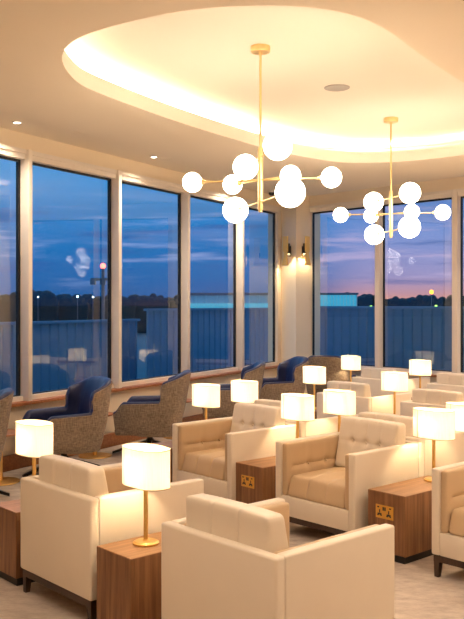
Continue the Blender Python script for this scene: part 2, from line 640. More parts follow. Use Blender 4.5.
def make_lamp():
    root = empty('table_lamp', (0, 0, 0))
    bm = bmesh.new()
    lathe(bm, [(0, 0), (0.068, 0), (0.070, 0.003), (0.070, 0.010), (0.066, 0.013), (0.061, 0.014), (0.058, 0.017), (0.018, 0.019), (0.013, 0.026), (0, 0.026)], 36)
    finish('lamp_base', bm, M['brass'], root)
    bm = bmesh.new()
    tube(bm, (0, 0, 0.02), (0, 0, SH0 + 0.035), 0.0122, seg=16)
    finish('stem', bm, M['brass'], root)
    bm = bmesh.new()
    n = 56

    def sup(a, off=0.0):
        c, s = math.cos(a), math.sin(a)
        e = 2 / 2.5
        return ((LA + off) * math.copysign(abs(c) ** e, c), (LB + off) * math.copysign(abs(s) ** e, s))
    rings = []
    for z in [SH0 + (SH1 - SH0) * i / 6 for i in range(7)]:
        rings.append([bm.verts.new((*sup(2 * PI * i / n), z)) for i in range(n)])
    for a, b in zip(rings[:-1], rings[1:]):
        for i in range(n):
            j = (i + 1) % n
            bm.faces.new((a[i], a[j], b[j], b[i]))
    sh = finish('lamp_shade', bm, M['shade'], root)
    for z in (SH0, SH1):
        bm = bmesh.new()
        pts = [Vector((*sup(2 * PI * i / n, 0.0005), z)) for i in range(n)]
        ra = [bm.verts.new(p + Vector((0, 0, -0.0025))) for p in pts]
        rb = [bm.verts.new(p + Vector((0, 0, 0.0025))) for p in pts]
        for i in range(n):
            j = (i + 1) % n
            bm.faces.new((ra[i], ra[j], rb[j], rb[i]))
        finish('rim', bm, M['seam'], sh)
    bm = bmesh.new()
    for a0 in (-PI * 0.64, PI * 0.36):
        q = [sup(a0 - 0.02, 0.001), sup(a0 + 0.02, 0.001)]
        v = [bm.verts.new((q[0][0], q[0][1], SH0)), bm.verts.new((q[1][0], q[1][1], SH0)), bm.verts.new((q[1][0], q[1][1], SH1)), bm.verts.new((q[0][0], q[0][1], SH1))]
        bm.faces.new(v)
    finish('seam', bm, M['seam'], sh, None)
    bm = bmesh.new()
    lathe(bm, [(0, SH0 + 0.034), (0.014, SH0 + 0.036), (0.014, SH0 + 0.06), (0, SH0 + 0.061)], 14)
    finish('lamp_holder', bm, M['white_plastic'], root)
    bm = bmesh.new()
    sphere(bm, (0, 0, SH0 + 0.092), 0.020, 16)
    finish('bulb', bm, M['bulb'], root)
    return root


tA = make_table(True)
tB = make_table(False)
lampP = make_lamp()
# s centre, t centre, socket?, table label, lamp label
TABLES = [
    (-1.640, 2.10 + TBD / 2, 1, 'walnut side table with brass double socket, beside the left tufted armchair facing us', 'lit table lamp on the left socket table, oval white shade beside a cream armchair back'),
    (-0.318, 2.12 + TBD / 2, 1, 'walnut side table with brass double socket, nearest one showing a socket and black plinth', 'lit table lamp with large oval shade on the nearest socket table'),
    (-2.82, 2.10 + TBD / 2, 1, 'walnut side table at the window end of the tufted row, hidden behind an armchair', 'lit table lamp before the window wing chairs, left end of the tufted row'),
    (-0.395, TBD / 2 - 0.0, 0, 'walnut side table in front, between the two armchairs seen from behind', 'largest lit table lamp, on the front walnut side table'),
    (-1.625, TBD / 2 + 0.02, 0, 'walnut side table cut off by the left edge of the photo', 'lit table lamp at the left, behind an armchair, before the blue wing chair'),
    (-2.855, 2.97 + TBD / 2, 0, 'walnut side table hidden behind the left tufted armchair facing us', 'lit table lamp just above the back of the left tufted armchair facing us'),
    (-1.637, 2.97 + TBD / 2, 0, 'walnut side table hidden behind the middle tufted armchair facing us', 'lit table lamp just behind the cushion top of the middle tufted armchair'),
    (-0.350, 2.93 + TBD / 2, 0, 'walnut side table hidden behind the nearest socket table lamp', 'lit table lamp half cut by the right edge of the photo'),
    (-3.690, 4.88 + TBD / 2, 0, 'walnut side table hidden among armchairs before the corner column', 'lit table lamp standing out before the corner column beside a wing chair'),
    (-2.515, 4.90 + TBD / 2, 0, 'walnut side table between the two third-row armchairs', 'lit table lamp between the two third-row armchairs, tall brass stem in view'),
    (-4.770, 6.83 + TBD / 2, 0, 'walnut side table hidden at the far windows beside the wing chair', 'smallest lit table lamp, far off before the far windows beside a tweed chair back'),
    (-3.540, 6.80 + TBD / 2, 0, 'walnut side table between the two last-row armchairs', 'lit table lamp between the two last-row armchairs under the far windows'),
]
firstA = firstB = firstL = True
for (s, t, sock, tl, ll) in TABLES:
    if sock:
        o = tA if firstA else copy_tree(tA)
        firstA = False
        o.rotation_euler = (0, 0, ANG + PI)
        lt = 0.565 - TBD / 2
    else:
        o = tB if firstB else copy_tree(tB)
        firstB = False
        o.rotation_euler = (0, 0, ANG)
        lt = 0.215 - TBD / 2
    o.location = st(s, t)
    tag(o, tl, 'side table', 'walnut side tables between the armchairs')
    l = lampP if firstL else copy_tree(lampP)
    firstL = False
    l.location = st(s - 0.016, t + lt, TBZ)
    l.rotation_euler = (0, 0, ANG)
    tag(l, ll, 'table lamp', 'lit oval table lamps')


# ------------------------------------------------------------------ wing chairs by the windows
PLAN = [(0.300, 0.375), (0.335, 0.25), (0.350, 0.10), (0.352, -0.05), (0.345, -0.18), (0.312, -0.285), (0.235, -0.345), (0.12, -0.372), (0.0, -0.378)]


def plan(q):
    """q 0 = front tip, 1 = middle of the back (Catmull-Rom)"""
    n = len(PLAN) - 1
    x = q * n
    i = min(n - 1, int(x))
    f = x - i
    P = lambda k: Vector(PLAN[k]) if 0 <= k <= n else (Vector((-PLAN[2 * n - k][0], PLAN[2 * n - k][1])) if k > n else Vector(PLAN[0]) * 2 - Vector(PLAN[1]))
    a, b, c, d = P(i - 1), P(i), P(i + 1), P(i + 2)
    return 0.5 * ((2 * b) + (c - a) * f + (2 * a - 5 * b + 4 * c - d) * f * f + (3 * b - a - 3 * c + d) * f ** 3)


def ztop(q):
    z = 0.595 + 0.03 * q
    z += 0.20 * sstep(0.445, 0.487, q)
    z += 0.105 * math.sin(PI / 2 * max(0, min(1, (q - 0.47) / 0.36)))
    z -= 0.11 * (1 - sstep(0.0, 0.12, q))
    return z


def zbot(q):
    return 0.235 + 0.05 * (1 - sstep(0, 0.35, q))


def make_wing():
    root = empty('wing_chair', (0, 0, 0))
    NS = 141

    def station(i):
        a = i / (NS - 1) * 2
        sgn = 1 if a <= 1 else -1
        q = a if a <= 1 else 2 - a
        return q, sgn

    def pos(i, off, z):
        q, sgn = station(i)
        p = plan(q)
        e = 1e-3
        tg = plan(min(1, q + e)) - plan(max(0, q - e))
        nrm = Vector((tg.y, -tg.x)).normalized()       # outward is away from centre
        if nrm.dot(p) < 0:
            nrm = -nrm
        p = p - nrm * off
        lean = 0.17 * max(0, z - 0.40) * sstep(0.25, 0.6, q)
        narrow = 1 - 0.10 * max(0, (0.5 - z)) / 0.27
        flare = 1.0 - 0.06 * sstep(0.6, 0.95, z)
        fwd = 0.035 * sstep(0.64, 0.76, z) * sstep(0.40, 0.46, q) * (1 - sstep(0.50, 0.75, q))
        return Vector((sgn * p.x * narrow * flare, p.y * (1 - 0.08 * max(0, 0.5 - z) / 0.27) - lean + fwd, z))
    # shell outside
    bm = bmesh.new()
    NL = 12
    rows = []
    for i in range(NS):
        q, _ = station(i)
        r = []
        for k in range(NL + 1):
            z = zbot(q) + (ztop(q) - zbot(q)) * k / NL
            r.append(bm.verts.new(pos(i, 0.02 * (1 - min(1, k / 2.0)), z)))
        z1, z0 = ztop(q), zbot(q)
        for off, z in ((0.010, z1 + 0.004), (0.026, z1 - 0.004), (0.028, z0 + 0.04)):
            r.append(bm.verts.new(pos(i, off, z)))
        rows.append(r)
    L = len(rows[0])
    for i in range(NS - 1):
        for k in range(L):
            k2 = (k + 1) % L
            bm.faces.new((rows[i][k], rows[i + 1][k], rows[i + 1][k2], rows[i][k2]))
    for r in (rows[0], rows[-1]):
        bm.faces.new(r)
    bot = [rows[i][0].co.copy() for i in range(NS)]
    vb = [bm.verts.new(p + Vector((0, 0, 0.004))) for p in bot]
    bm.faces.new(vb)
    finish('shell', bm, M['tweed'], root, 50)
    # leather lining: rolls over the rim and down the inside
    bm = bmesh.new()
    rows = []
    for i in range(NS):
        q, _ = station(i)
        z1 = ztop(q)
        w = 0.020 * sstep(0.5, 0.8, q)
        prof = [(0.012, z1 - 0.012), (0.008, z1 + 0.006), (0.016, z1 + 0.020), (0.036, z1 + 0.026), (0.060 + w, z1 + 0.016), (0.078 + w, z1 - 0.012)]
        zb = 0.36
        for k in range(1, 9):
            f = k / 8
            bulge = 0.030 * math.sin(PI * min(1, f * 1.1)) * sstep(0.4, 0.8, q)
            prof.append((0.078 + w + bulge, (z1 - 0.012) + (zb - z1 + 0.012) * f))
        prof.append((0.024, zb))
        rows.append([bm.verts.new(pos(i, o_, z_)) for o_, z_ in prof])
    L = len(rows[0])
    for i in range(NS - 1):
        for k in range(L):
            k2 = (k + 1) % L
            bm.faces.new((rows[i][k], rows[i + 1][k], rows[i + 1][k2], rows[i][k2]))
    for r in (rows[0], rows[-1]):
        bm.faces.new(r)
    finish('lining', bm, M['navy'], root, 60)
    bm = bmesh.new()
    pad(bm, (0, 0.035, 0.395), (0.55, 0.68, 0.135), 0.05, (10, 10, 3), lambda p, h: Vector((p.x * (1 - 0.22 * max(0, -p.y / h[1])), p.y, p.z + (0.02 * (1 - (p.x / h[0]) ** 2) if p.z > 0 else 0))))
    finish('seat_cushion', bm, M['navyseat'], root)
    bm = bmesh.new()
    pad(bm, (0, 0.05, 0.292), (0.59, 0.62, 0.09), 0.03, (8, 8, 2), lambda p, h: Vector((p.x * (1 - 0.25 * max(0, -p.y / h[1])), p.y, p.z)))
    finish('seat_base', bm, M['tweed'], root)
    bm = bmesh.new()
    lathe(bm, [(0, 0.120), (0.045, 0.122), (0.045, 0.17), (0.032, 0.18), (0.032, 0.225), (0.10, 0.235), (0.10, 0.247), (0, 0.248)], 20)
    finish('pedestal', bm, M['dark_metal'], root)
    for k in range(4):
        a = k * PI / 2
        bm = bmesh.new()
        d = Vector((math.cos(a), math.sin(a), 0))
        n = Vector((-d.y, d.x, 0))
        sec = [(0.03, 0.028, 0.125, 0.165), (0.22, 0.024, 0.070, 0.104), (0.43, 0.016, 0.0, 0.026)]
        rg = [[bm.verts.new(d * r + n * w + Vector((0, 0, z))) for w, z in ((-hw_, z0), (hw_, z0), (hw_, z1), (-hw_, z1))] for r, hw_, z0, z1 in sec]
        for A, B in zip(rg[:-1], rg[1:]):
            for i in range(4):
                j = (i + 1) % 4
                bm.faces.new((A[i], A[j], B[j], B[i]))
        bm.faces.new(rg[0][::-1])
        bm.faces.new(rg[-1])
        finish('leg', bm, M['dark_metal'], root, None)
    return root


wing = make_wing()
# facing is measured from +y counter-clockwise (0 = away from the camera, 90 = to the left)
WINGS = [
    (px(-41, 7.42, 0), 104, 'tweed wing chair, only its back edge showing inside the left border of the photo'),
    (px(64, 8.55, 0), 124, 'tweed wing chair showing its broad navy inside, behind the left lamp under the window'),
    (px(150, 9.65, 0), 88, 'tweed wing chair on a dark star base, second window bay, seen from its side'),
    (px(230, 11.15, 0), 92, 'tweed wing chair half hidden behind the two lamps left of the tufted armchair'),
    (px(275, 12.05, 0), 108, 'tweed wing chair with navy lining standing before the corner column'),
    (Vector((*st(-5.385, 7.30).xy, 0)), -20, 'tweed wing chair seen from behind at the foot of the far windows'),
]
for i, (p, a, lab) in enumerate(WINGS):
    o = wing if i == 0 else copy_tree(wing)
    o.location = p
    o.rotation_euler = (0, 0, math.radians(a))
    tag(o, lab, 'wing chair', 'tweed wing chairs along the windows')


def make_drinks():
    root = empty('drinks_table', (0, 0, 0))
    bm = bmesh.new()
    lathe(bm, [(0, 0.458), (0.195, 0.458), (0.210, 0.464), (0.212, 0.472), (0.208, 0.478), (0, 0.478)], 40)
    finish('tabletop', bm, M['ledge'], root)
    bm = bmesh.new()
    tube(bm, (0, 0, 0.01), (0, 0, 0.458), 0.026, seg=20)
    finish('stem', bm, M['brass'], root)
    bm = bmesh.new()
    lathe(bm, [(0, 0), (0.185, 0), (0.188, 0.004), (0.185, 0.012), (0.03, 0.016), (0, 0.016)], 40)
    finish('table_base', bm, M['brass'], root)
    return root


dk = make_drinks()
for i, (p, lab) in enumerate(((px(0, 8.12, 0), 'small round drinks table at the left border beside the blue wing chair'),
                              (px(95, 9.50, 0), 'small round drinks table on a brass disc between the two nearest window wing chairs'),
                              (px(178, 10.85, 0), 'small round drinks table behind the wing chair with the dark star base'))):
    o = dk if i == 0 else copy_tree(dk)
    o.location = p
    tag(o, lab, 'drinks table', 'round brass drinks tables')


# ------------------------------------------------------------------ chandeliers
def make_chandelier(x, d, arms, label):
    root = empty('chandelier', px(x, d, ZU))
    c0 = ZU
    zf = lambda z: z - c0
    bm = bmesh.new()
    lathe(bm, [(0, 0), (0.074, 0), (0.076, -0.006), (0.076, -0.040), (0.070, -0.046), (0.016, -0.048), (0.014, -0.060), (0, -0.060)], 32)
    finish('canopy', bm, M['brass_light'], root)
    bm = bmesh.new()
    tube(bm, (0, 0, -0.05), (0, 0, zf(2.90)), 0.0095, seg=14)
    finish('rod', bm, M['brass_light'], root)
    bm = bmesh.new()
    zl = [2.905, 2.80, 2.665, 2.52, 2.435]
    prof = [(0, zf(2.918)), (0.012, zf(2.917))]
    for a, b in zip(zl[:-1], zl[1:]):
        prof += [(0.020, zf(a - 0.003)), (0.020, zf(b + 0.003)), (0.0175, zf(b + 0.0015)), (0.0175, zf(b - 0.0015))]
    prof += [(0.015, zf(2.432)), (0.015, zf(2.415)), (0, zf(2.414))]
    lathe(bm, prof, 20)
    finish('column', bm, M['brass_light'], root)
    for (dx, dy, z, r) in arms:
        bm = bmesh.new()
        e = Vector((dx, dy, zf(z)))
        L = math.hypot(dx, dy)
        k = (L - r) / L
        a = Vector((dx * k, dy * k, zf(z)))
        b = Vector((-dx * k, -dy * k, zf(z)))
        tube(bm, a, b, 0.0065, seg=10)
        for q, sg in ((a, 1), (b, -1)):
            dn = Vector((dx, dy, 0)).normalized() * sg
            tube(bm, q - dn * 0.026, q + dn * 0.004, 0.013, 0.021, 16)
        arm = finish('arm', bm, M['brass_light'], root)
        for sg in (1, -1):
            bm = bmesh.new()
            sphere(bm, (sg * dx, sg * dy, zf(z)), r, 32)
            finish('globe', bm, M['globe'], arm, 180)
    tag(root, label, 'chandelier', 'brass globe chandeliers')
    return root


make_chandelier(260.5, 6.5, [(0.53, -0.13, 2.664, 0.078), (0.215, -0.23, 2.662, 0.077), (0.107, -0.47, 2.84, 0.104), (0.19, -0.56, 2.495, 0.107)],
                'brass chandelier of white globes, the nearer and bigger one, hanging on the longest rod')
make_chandelier(391, 9.0, [(0.52, -0.125, 2.672, 0.081), (0.18, -0.20, 2.670, 0.078), (0.122, -0.38, 2.842, 0.108), (0.098, -0.47, 2.487, 0.110)],
                'brass chandelier of white globes, the farther and smaller one, before the far windows')


# ------------------------------------------------------------------ setting: floor
BACK_T, RIGHT_S = -4.2, 5.6
kc = 5.90                                         # window wall ends here (column)
cl = lw(kc)                                       # column start
colP = Vector((1.045, 13.80))
colS = -6.386
kb = (BACK_T - (LW0 - O).dot(V)) / LH.dot(V)
room = [lw(kb).xy, st(RIGHT_S, BACK_T).xy, st(RIGHT_S, TW).xy, st(colS, TW).xy, lw(kc + 0.6).xy]
bm = bmesh.new()
big = [lw(kb, -0.25).xy, st(RIGHT_S + 0.2, BACK_T - 0.2).xy, st(RIGHT_S + 0.2, TW + 0.25).xy, st(colS - 0.9, TW + 0.25).xy]
prism(bm, big, -0.12, 0.0)
structure(finish('floor', bm, M['carpet'], None, None))

# ------------------------------------------------------------------ window walls
GZ0, GZ1 = 0.745, 3.225


def wall_frame_long(name, k0, k1, off0, off1, z0, z1, mat, bev=0.0):
    bm = bmesh.new()
    L = k1 - k0
    box(bm, 0, L, off0, off1, z0, z1, bev, 2)
    bmesh.ops.transform(bm, matrix=Matrix.Translation(lw(k0)) @ Matrix(((LH.x, LN.x, 0, 0), (LH.y, LN.y, 0, 0), (0, 0, 1, 0), (0, 0, 0, 1))), verts=bm.verts)
    return bm


def wall_frame_far(s0, s1, off0, off1, z0, z1, bev=0.0):
    bm = bmesh.new()
    box(bm, 0, s1 - s0, -off1, -off0, z0, z1, bev, 2)
    bmesh.ops.transform(bm, matrix=Matrix.Translation(st(s0, TW)) @ Matrix(((U.x, V.x, 0, 0), (U.y, V.y, 0, 0), (0, 0, 1, 0), (0, 0, 0, 1))), verts=bm.verts)
    return bm


def join(bms):
    out = bmesh.new()
    for b in bms:
        me = bpy.data.meshes.new('tmp')
        b.to_mesh(me)
        b.free()
        out.from_mesh(me)
        bpy.data.meshes.remove(me)
    return out


K0 = -1.75                                          # windows begin; solid wall further towards the camera
wl = join([wall_frame_long('w', kb, K0, -0.15, 0.05, 0, 3.6, None),
           wall_frame_long('w', K0, kc + 0.1, -0.15, 0.035, 0, 0.665, None),
           wall_frame_long('w', K0, kc + 0.1, -0.15, 0.060, 3.325, 3.6, None)])
structure(finish('wall_left', wl, M['plaster'], None, None))
o = finish('trim_1', wall_frame_long('t', K0, kc + 0.02, -0.05, 0.150, 0.660, 0.695, None, 0.004), M['ledge'])
structure(o, 'reddish wooden window ledge')
o = finish('baseboard_left', wall_frame_long('t', kb, kc + 0.02, 0.03, 0.075, 0.0, 0.155, None, 0.003), M['ledge'])
structure(o)
wf = join([wall_frame_far(colS, -2.15, -0.15, 0.03, 0, 0.665), wall_frame_far(colS, -2.15, -0.15, 0.05, 3.325, 3.6), wall_frame_far(-2.15, RIGHT_S, -0.15, 0.05, 0, 3.6)])
structure(finish('wall_far', wf, M['plaster'], None, None))
structure(finish('trim_2', wall_frame_far(colS, -2.15, -0.05, 0.12, 0.660, 0.695, 0.004), M['ledge']), 'reddish wooden window ledge')
structure(finish('baseboard_far', wall_frame_far(colS, RIGHT_S, 0.02, 0.065, 0, 0.155, 0.003), M['ledge']))
bm = bmesh.new()
box(bm, 0, 0.15, BACK_T - 0.15, TW + 0.15, 0, 3.6)
bmesh.ops.transform(bm, matrix=Matrix.Translation(st(RIGHT_S, 0) ) @ Matrix(((U.x, V.x, 0, 0), (U.y, V.y, 0, 0), (0, 0, 1, 0), (0, 0, 0, 1))), verts=bm.verts)
structure(finish('wall_right', bm, M['plaster'], None, None))
sb = (lw(kb).xy - O).dot(U)
bm = bmesh.new()
box(bm, sb - 0.3, RIGHT_S + 0.15, -0.15, 0, 0, 3.6)
bmesh.ops.transform(bm, matrix=Matrix.Translation(st(0, BACK_T)) @ Matrix(((U.x, V.x, 0, 0), (U.y, V.y, 0, 0), (0, 0, 1, 0), (0, 0, 0, 1))), verts=bm.verts)
structure(finish('wall_back', bm, M['plaster'], None, None))
# corner column
bm = bmesh.new()
ce = st(colS, TW).xy
prism(bm, [cl.xy, colP, ce, st(colS, TW + 0.2).xy, lw(kc, -0.2).xy], 0, 3.6)
structure(finish('wall_corner', bm, M['plaster'], None, None), 'cream corner column carrying two sconces')


def make_window(n, f, a0, a1, near_first, mull, deep, wid, end_mull=True):
    """frame of one bay and its glass; f builds a box in wall coordinates"""
    root = finish('window_%d' % n, join([f(a0, a1, -0.03, 0.055, GZ0 - 0.052, GZ0), f(a0, a1, -0.03, 0.085, GZ1, GZ1 + 0.10), f(a0, a1, -0.03, 0.10, GZ1 + 0.055, GZ1 + 0.10)]), M['mullion'], None, None)
    structure(root)
    if end_mull:
        m0, m1 = mull
        structure(finish('mullion', f(m0, m1, -0.03, deep, GZ0 - 0.05, GZ1 + 0.10, 0.003), M['mullion'], root))
    g_ = 0.028
    gk = finish('gasket', join([f(a0, a0 + g_ * 0.5, -0.02, 0.016, GZ0, GZ1), f(a1 - g_, a1, -0.02, 0.016, GZ0, GZ1), f(a0, a1, -0.02, 0.016, GZ1 - g_ * 0.8, GZ1), f(a0, a1, -0.02, 0.012, GZ0, GZ0 + 0.012)]), M['gasket'], root, None)
    structure(gk)
    gl = finish('glass_pane', f(a0 + 0.004, a1 - 0.004, -0.002, 0.002, GZ0 + 0.004, GZ1 - 0.004), M['glass'], root, None)
    # a pane reads as one sheet
    bm2 = bmesh.new()
    bm2.from_mesh(gl.data)
    keep = max(bm2.faces, key=lambda q: q.calc_area())
    bmesh.ops.delete(bm2, geom=[q for q in bm2.faces if q is not keep], context='FACES')
    bm2.to_mesh(gl.data)
    bm2.free()
    structure(gl)


fl = lambda a0, a1, o0, o1, z0, z1, bev=0.0: wall_frame_long('x', a0, a1, o0, o1, z0, z1, None, bev)
ff = wall_frame_far
n = 1
for j in range(-1, 4):
    a0 = -0.177 + 1.547 * j
    a1 = 1.31 + 1.547 * j if j < 3 else 5.74
    mull = (a1, a1 + 0.06) if j < 3 else (a1, kc)
    make_window(n, fl, a0, a1, True, mull, 0.13 if j < 3 else 0.06, 0.06)
    n += 1
for (a0, a1, m0, m1, dp) in ((-6.36, -4.99, -4.99, -4.90, 0.10), (-4.90, -3.62, -3.62, -3.53, 0.10), (-3.53, -2.25, -2.25, -2.15, 0.10)):
    make_window(n, ff, a0, a1, True, (m0, m1), dp, 0.09)
    n += 1

# ------------------------------------------------------------------ ceiling with the lit recess
cont_px = [(62, 60), (64, 51), (72, 42), (88, 34), (110, 27), (150, 17), (190, 10), (240, 6), (290, 6), (330, 10), (362, 18), (390, 32), (410, 47), (430, 61), (464, 83)]
low_px = [(464, 155), (420, 160), (380, 162.5), (345, 162.5), (320, 159.5), (290, 154), (265, 148), (240, 141), (200, 129), (165, 117.5), (130, 105), (95, 91.5), (78, 82.5), (67, 71)]


def ceil_pt(x, y, z=ZC):
    d = FPX * (z - CAMZ) / (HOR - y)
    return Vector(((x - 232) * d / FPX, d))


A = [ceil_pt(*p) for p in cont_px]
B = [ceil_pt(*p) for p in low_px]
mid = [Vector((2.55, 7.55)), Vector((3.00, 8.25)), Vector((3.12, 8.95)), Vector((2.98, 9.45))]
ctrl = A + mid + B
# Catmull-Rom resample of the closed outline
cont = []
N = len(ctrl)
for i in range(N):
    a, b, c, d = (ctrl[(i + k) % N] for k in (-1, 0, 1, 2))
    for q in range(4):
        f = q / 4
        cont.append(0.5 * ((2 * b) + (c - a) * f + (2 * a - 5 * b + 4 * c - d) * f * f + (3 * b - a - 3 * c + d) * f ** 3))
for _ in range(1):
    cont = [(cont[i - 1] + cont[i] * 2 + cont[(i + 1) % len(cont)]) / 4 for i in range(len(cont))]
area = sum(cont[i].x * cont[(i + 1) % len(cont)].y - cont[(i + 1) % len(cont)].x * cont[i].y for i in range(len(cont)))
if area < 0:
    cont.reverse()


def offset(pts, d):
    out = []
    n_ = len(pts)
    for i in range(n_):
        t_ = (pts[(i + 1) % n_] - pts[i - 1]).normalized()
        out.append(pts[i] + Vector((t_.y, -t_.x)) * d)
    return out


def fill(bm, outer, hole, z):
    loops = [[Vector((p.x, p.y, 0)) for p in outer]]
    if hole:
        loops.append([Vector((p.x, p.y, 0)) for p in hole])
    flat = [p for l in loops for p in l]
    vs = [bm.verts.new((p.x, p.y, z)) for p in flat]
    for t_ in tessellate_polygon(loops):
        try:
            bm.faces.new([vs[k] for k in t_])
        except ValueError:
            pass


def strip(bm, p0, z0, p1, z1, closed=True):
    n_ = len(p0)
    a = [bm.verts.new((p.x, p.y, z0)) for p in p0]
    b = [bm.verts.new((p.x, p.y, z1)) for p in p1]
    for i in range(n_ if closed else n_ - 1):
        j = (i + 1) % n_
        bm.faces.new((a[i], a[j], b[j], b[i]))


ksof = 0.86
inner_corner_k = 6.2
mo = [lw(kb - 0.1, ksof).xy, st(RIGHT_S + 0.1, BACK_T - 0.1).xy, st(RIGHT_S + 0.1, TW - 0.50).xy, st(colS + 0.95, TW - 0.50).xy]
# where the two soffit edges meet
a_ = lw(0, ksof).xy
tt = (TW - 0.50 - (a_ - O).dot(V)) / LH.dot(V)
mo[3] = a_ + LH * tt
LIP = 0.13
bm = bmesh.new()
fill(bm, mo, cont, ZC)
o = finish('ceiling', bm, M['ceil'], None, None)
structure(o)
ceil = o
bm = bmesh.new()
strip(bm, mo, ZC, mo, ZS + 0.02)
structure(finish('ceiling_edge', bm, M['ceil'], ceil, None))
bm = bmesh.new()
ledge = offset(cont, 0.60)
strip(bm, cont, ZC, cont, ZC + LIP)
structure(finish('ceiling_lip', bm, M['upper'], ceil, 60))
bm = bmesh.new()
strip(bm, offset(cont, 0.0), ZC + LIP, ledge, ZC + LIP)
strip(bm, ledge, ZC + LIP, ledge, ZU)
structure(finish('ceiling_ledge', bm, M['upper'], ceil, 60))
bm = bmesh.new()
fill(bm, offset(cont, 0.62), None, ZU)
structure(finish('ceiling_raised', bm, M['upper'], ceil, None))
# led tape lying on the ledge
la_, lb_ = offset(cont, 0.24), offset(cont, 0.275)
bright = [i for i, p in enumerate(cont) if p.x * LN.x + p.y * LN.y < -3.05]
runs = {True: [], False: []}
flag = [p.dot(LN) < -3.05 for p in cont]
for want, nm, mt in ((True, 'led_strip', 'led'), (False, 'led_strip', 'led_soft')):
    bm = bmesh.new()
    n_ = len(cont)
    for i in range(n_):
        j = (i + 1) % n_
        if flag[i] == want:
            zz = ZC + LIP + 0.012
            bm.faces.new([bm.verts.new((p.x, p.y, zz)) for p in (la_[i], la_[j], lb_[j], lb_[i])])
    bmesh.ops.remove_doubles(bm, verts=bm.verts, dist=1e-5)
    structure(finish(nm, bm, M[mt], ceil, None))
# window soffit
bm = bmesh.new()
so = [lw(kb - 0.3, -0.2).xy, st(RIGHT_S + 0.2, BACK_T - 0.2).xy, st(RIGHT_S + 0.2, TW + 0.2).xy, st(colS - 1.0, TW + 0.2).xy]
fill(bm, so, [p.copy() for p in mo], ZS)
structure(finish('ceiling_soffit', bm, M['ceil'], ceil, None))
bm = bmesh.new()
fill(bm, [p for p in so], None, ZU + 0.12)
structure(finish('ceiling_slab', bm, M['ceil'], ceil, None))


# ------------------------------------------------------------------ ceiling fittings
def make_downlight():
    root = empty('downlight', (0, 0, 0))
    bm = bmesh.new()
    lathe(bm, [(0.034, -0.001), (0.036, -0.006), (0.050, -0.005), (0.052, 0.0)], 28)
    finish('trim_ring', bm, M['white_plastic'], root)
    bm = bmesh.new()
    lathe(bm, [(0, -0.002), (0.036, -0.002)], 24)
    finish('lens', bm, M['spotface'], root, None)
    return root


dl = make_downlight()
DL = [
    (ceil_pt(17.2, 122.4, ZS), ZS, 'small lit downlight in the window soffit, nearer one at the top left'),
    (ceil_pt(154, 157, ZS), ZS, 'small lit downlight in the window soffit above the third window from the left'),
    (ceil_pt(240.7, 180.6, ZS), ZS, 'unseen downlight added in the window soffit behind the globes of the nearer chandelier'),  # unseen, added to light the corner, spaced on from the other two
]
for i, (p, z, lab) in enumerate(DL):
    o = dl if i == 0 else copy_tree(dl)
    o.location = (p.x, p.y, z)
    tag(o, lab, 'downlight', 'soffit downlights')
SPOTS = [(p.x, p.y, z) for p, z, _ in DL]
# unseen downlights added in the ceiling out of frame to brighten the room
added_spots = [(-1.6, 3.6), (0.0, 3.4), (1.6, 3.7), (-2.4, 1.6), (-0.6, 1.3), (1.2, 1.5), (2.9, 2.4), (3.6, 4.6), (4.6, 6.6), (5.3, 8.6), (4.5, 9.9)]
for (x, y) in added_spots:
    o = copy_tree(dl)
    o.location = (x, y, ZC)
    tag(o, 'unseen downlight added in the ceiling out of frame to brighten the room', 'downlight', 'added downlights out of frame')
    SPOTS.append((x, y, ZC))
for i, (x, y, z) in enumerate(SPOTS):
    L = bpy.data.lights.new('downlight_beam', 'SPOT')
    L.energy = (70, 70, 130, 66, 66, 66, 55, 55, 55, 70)[i] if i < 10 else 240
    L.color = (1.0, 0.81, 0.60) if i < 10 else (1.0, 0.78, 0.54)
    L.spot_size = math.radians(140)
    L.spot_blend = 1.0
    L.shadow_soft_size = 0.05
    lo = bpy.data.objects.new('downlight_beam', L)
    COL.objects.link(lo)
    lo.location = (x, y, z - 0.03)

bm = bmesh.new()
lathe(bm, [(0, -0.006), (0.095, -0.006), (0.105, -0.010), (0.116, -0.006), (0.118, 0)], 40)
o = finish('ceiling_speaker', bm, M['grey_plastic'])
p = ceil_pt(337, 87.5, ZU)
o.location = (p.x, p.y, ZU)
tag(o, 'round grey ceiling speaker set in the raised ceiling between the chandelier rods', 'speaker')
first = None
for (x, y, lab) in ((80, 133.5, 'round white sprinkler cover in the window soffit between the two downlights'), (165, 158.5, 'round white sprinkler cover in the soffit just past the second downlight')):
    if first is None:
        bm = bmesh.new()
        lathe(bm, [(0, -0.006), (0.060, -0.006), (0.066, -0.003), (0.085, -0.003), (0.088, 0)], 32)
        o = first = finish('sprinkler_cover', bm, M['ceil'])
    else:
        o = first.copy()
        COL.objects.link(o)
    p = ceil_pt(x, y, ZS)
    o.location = (p.x, p.y, ZS)
    tag(o, lab, 'sprinkler cover', 'soffit sprinkler covers')
# dome camera
p = ceil_pt(271.5, 190, ZS)
root = empty('security_camera', (p.x, p.y, ZS))
bm = bmesh.new()
lathe(bm, [(0, 0), (0.060, 0), (0.062, -0.035), (0.050, -0.042), (0, -0.042)], 28)
finish('housing', bm, M['white_plastic'], root)
bm = bmesh.new()
lathe(bm, [(0.048, -0.042), (0.044, -0.066), (0.028, -0.084), (0, -0.090)], 24)
finish('dome', bm, M['black_plastic'], root)
tag(root, 'small white security camera with dark dome on the soffit by the corner', 'security camera')


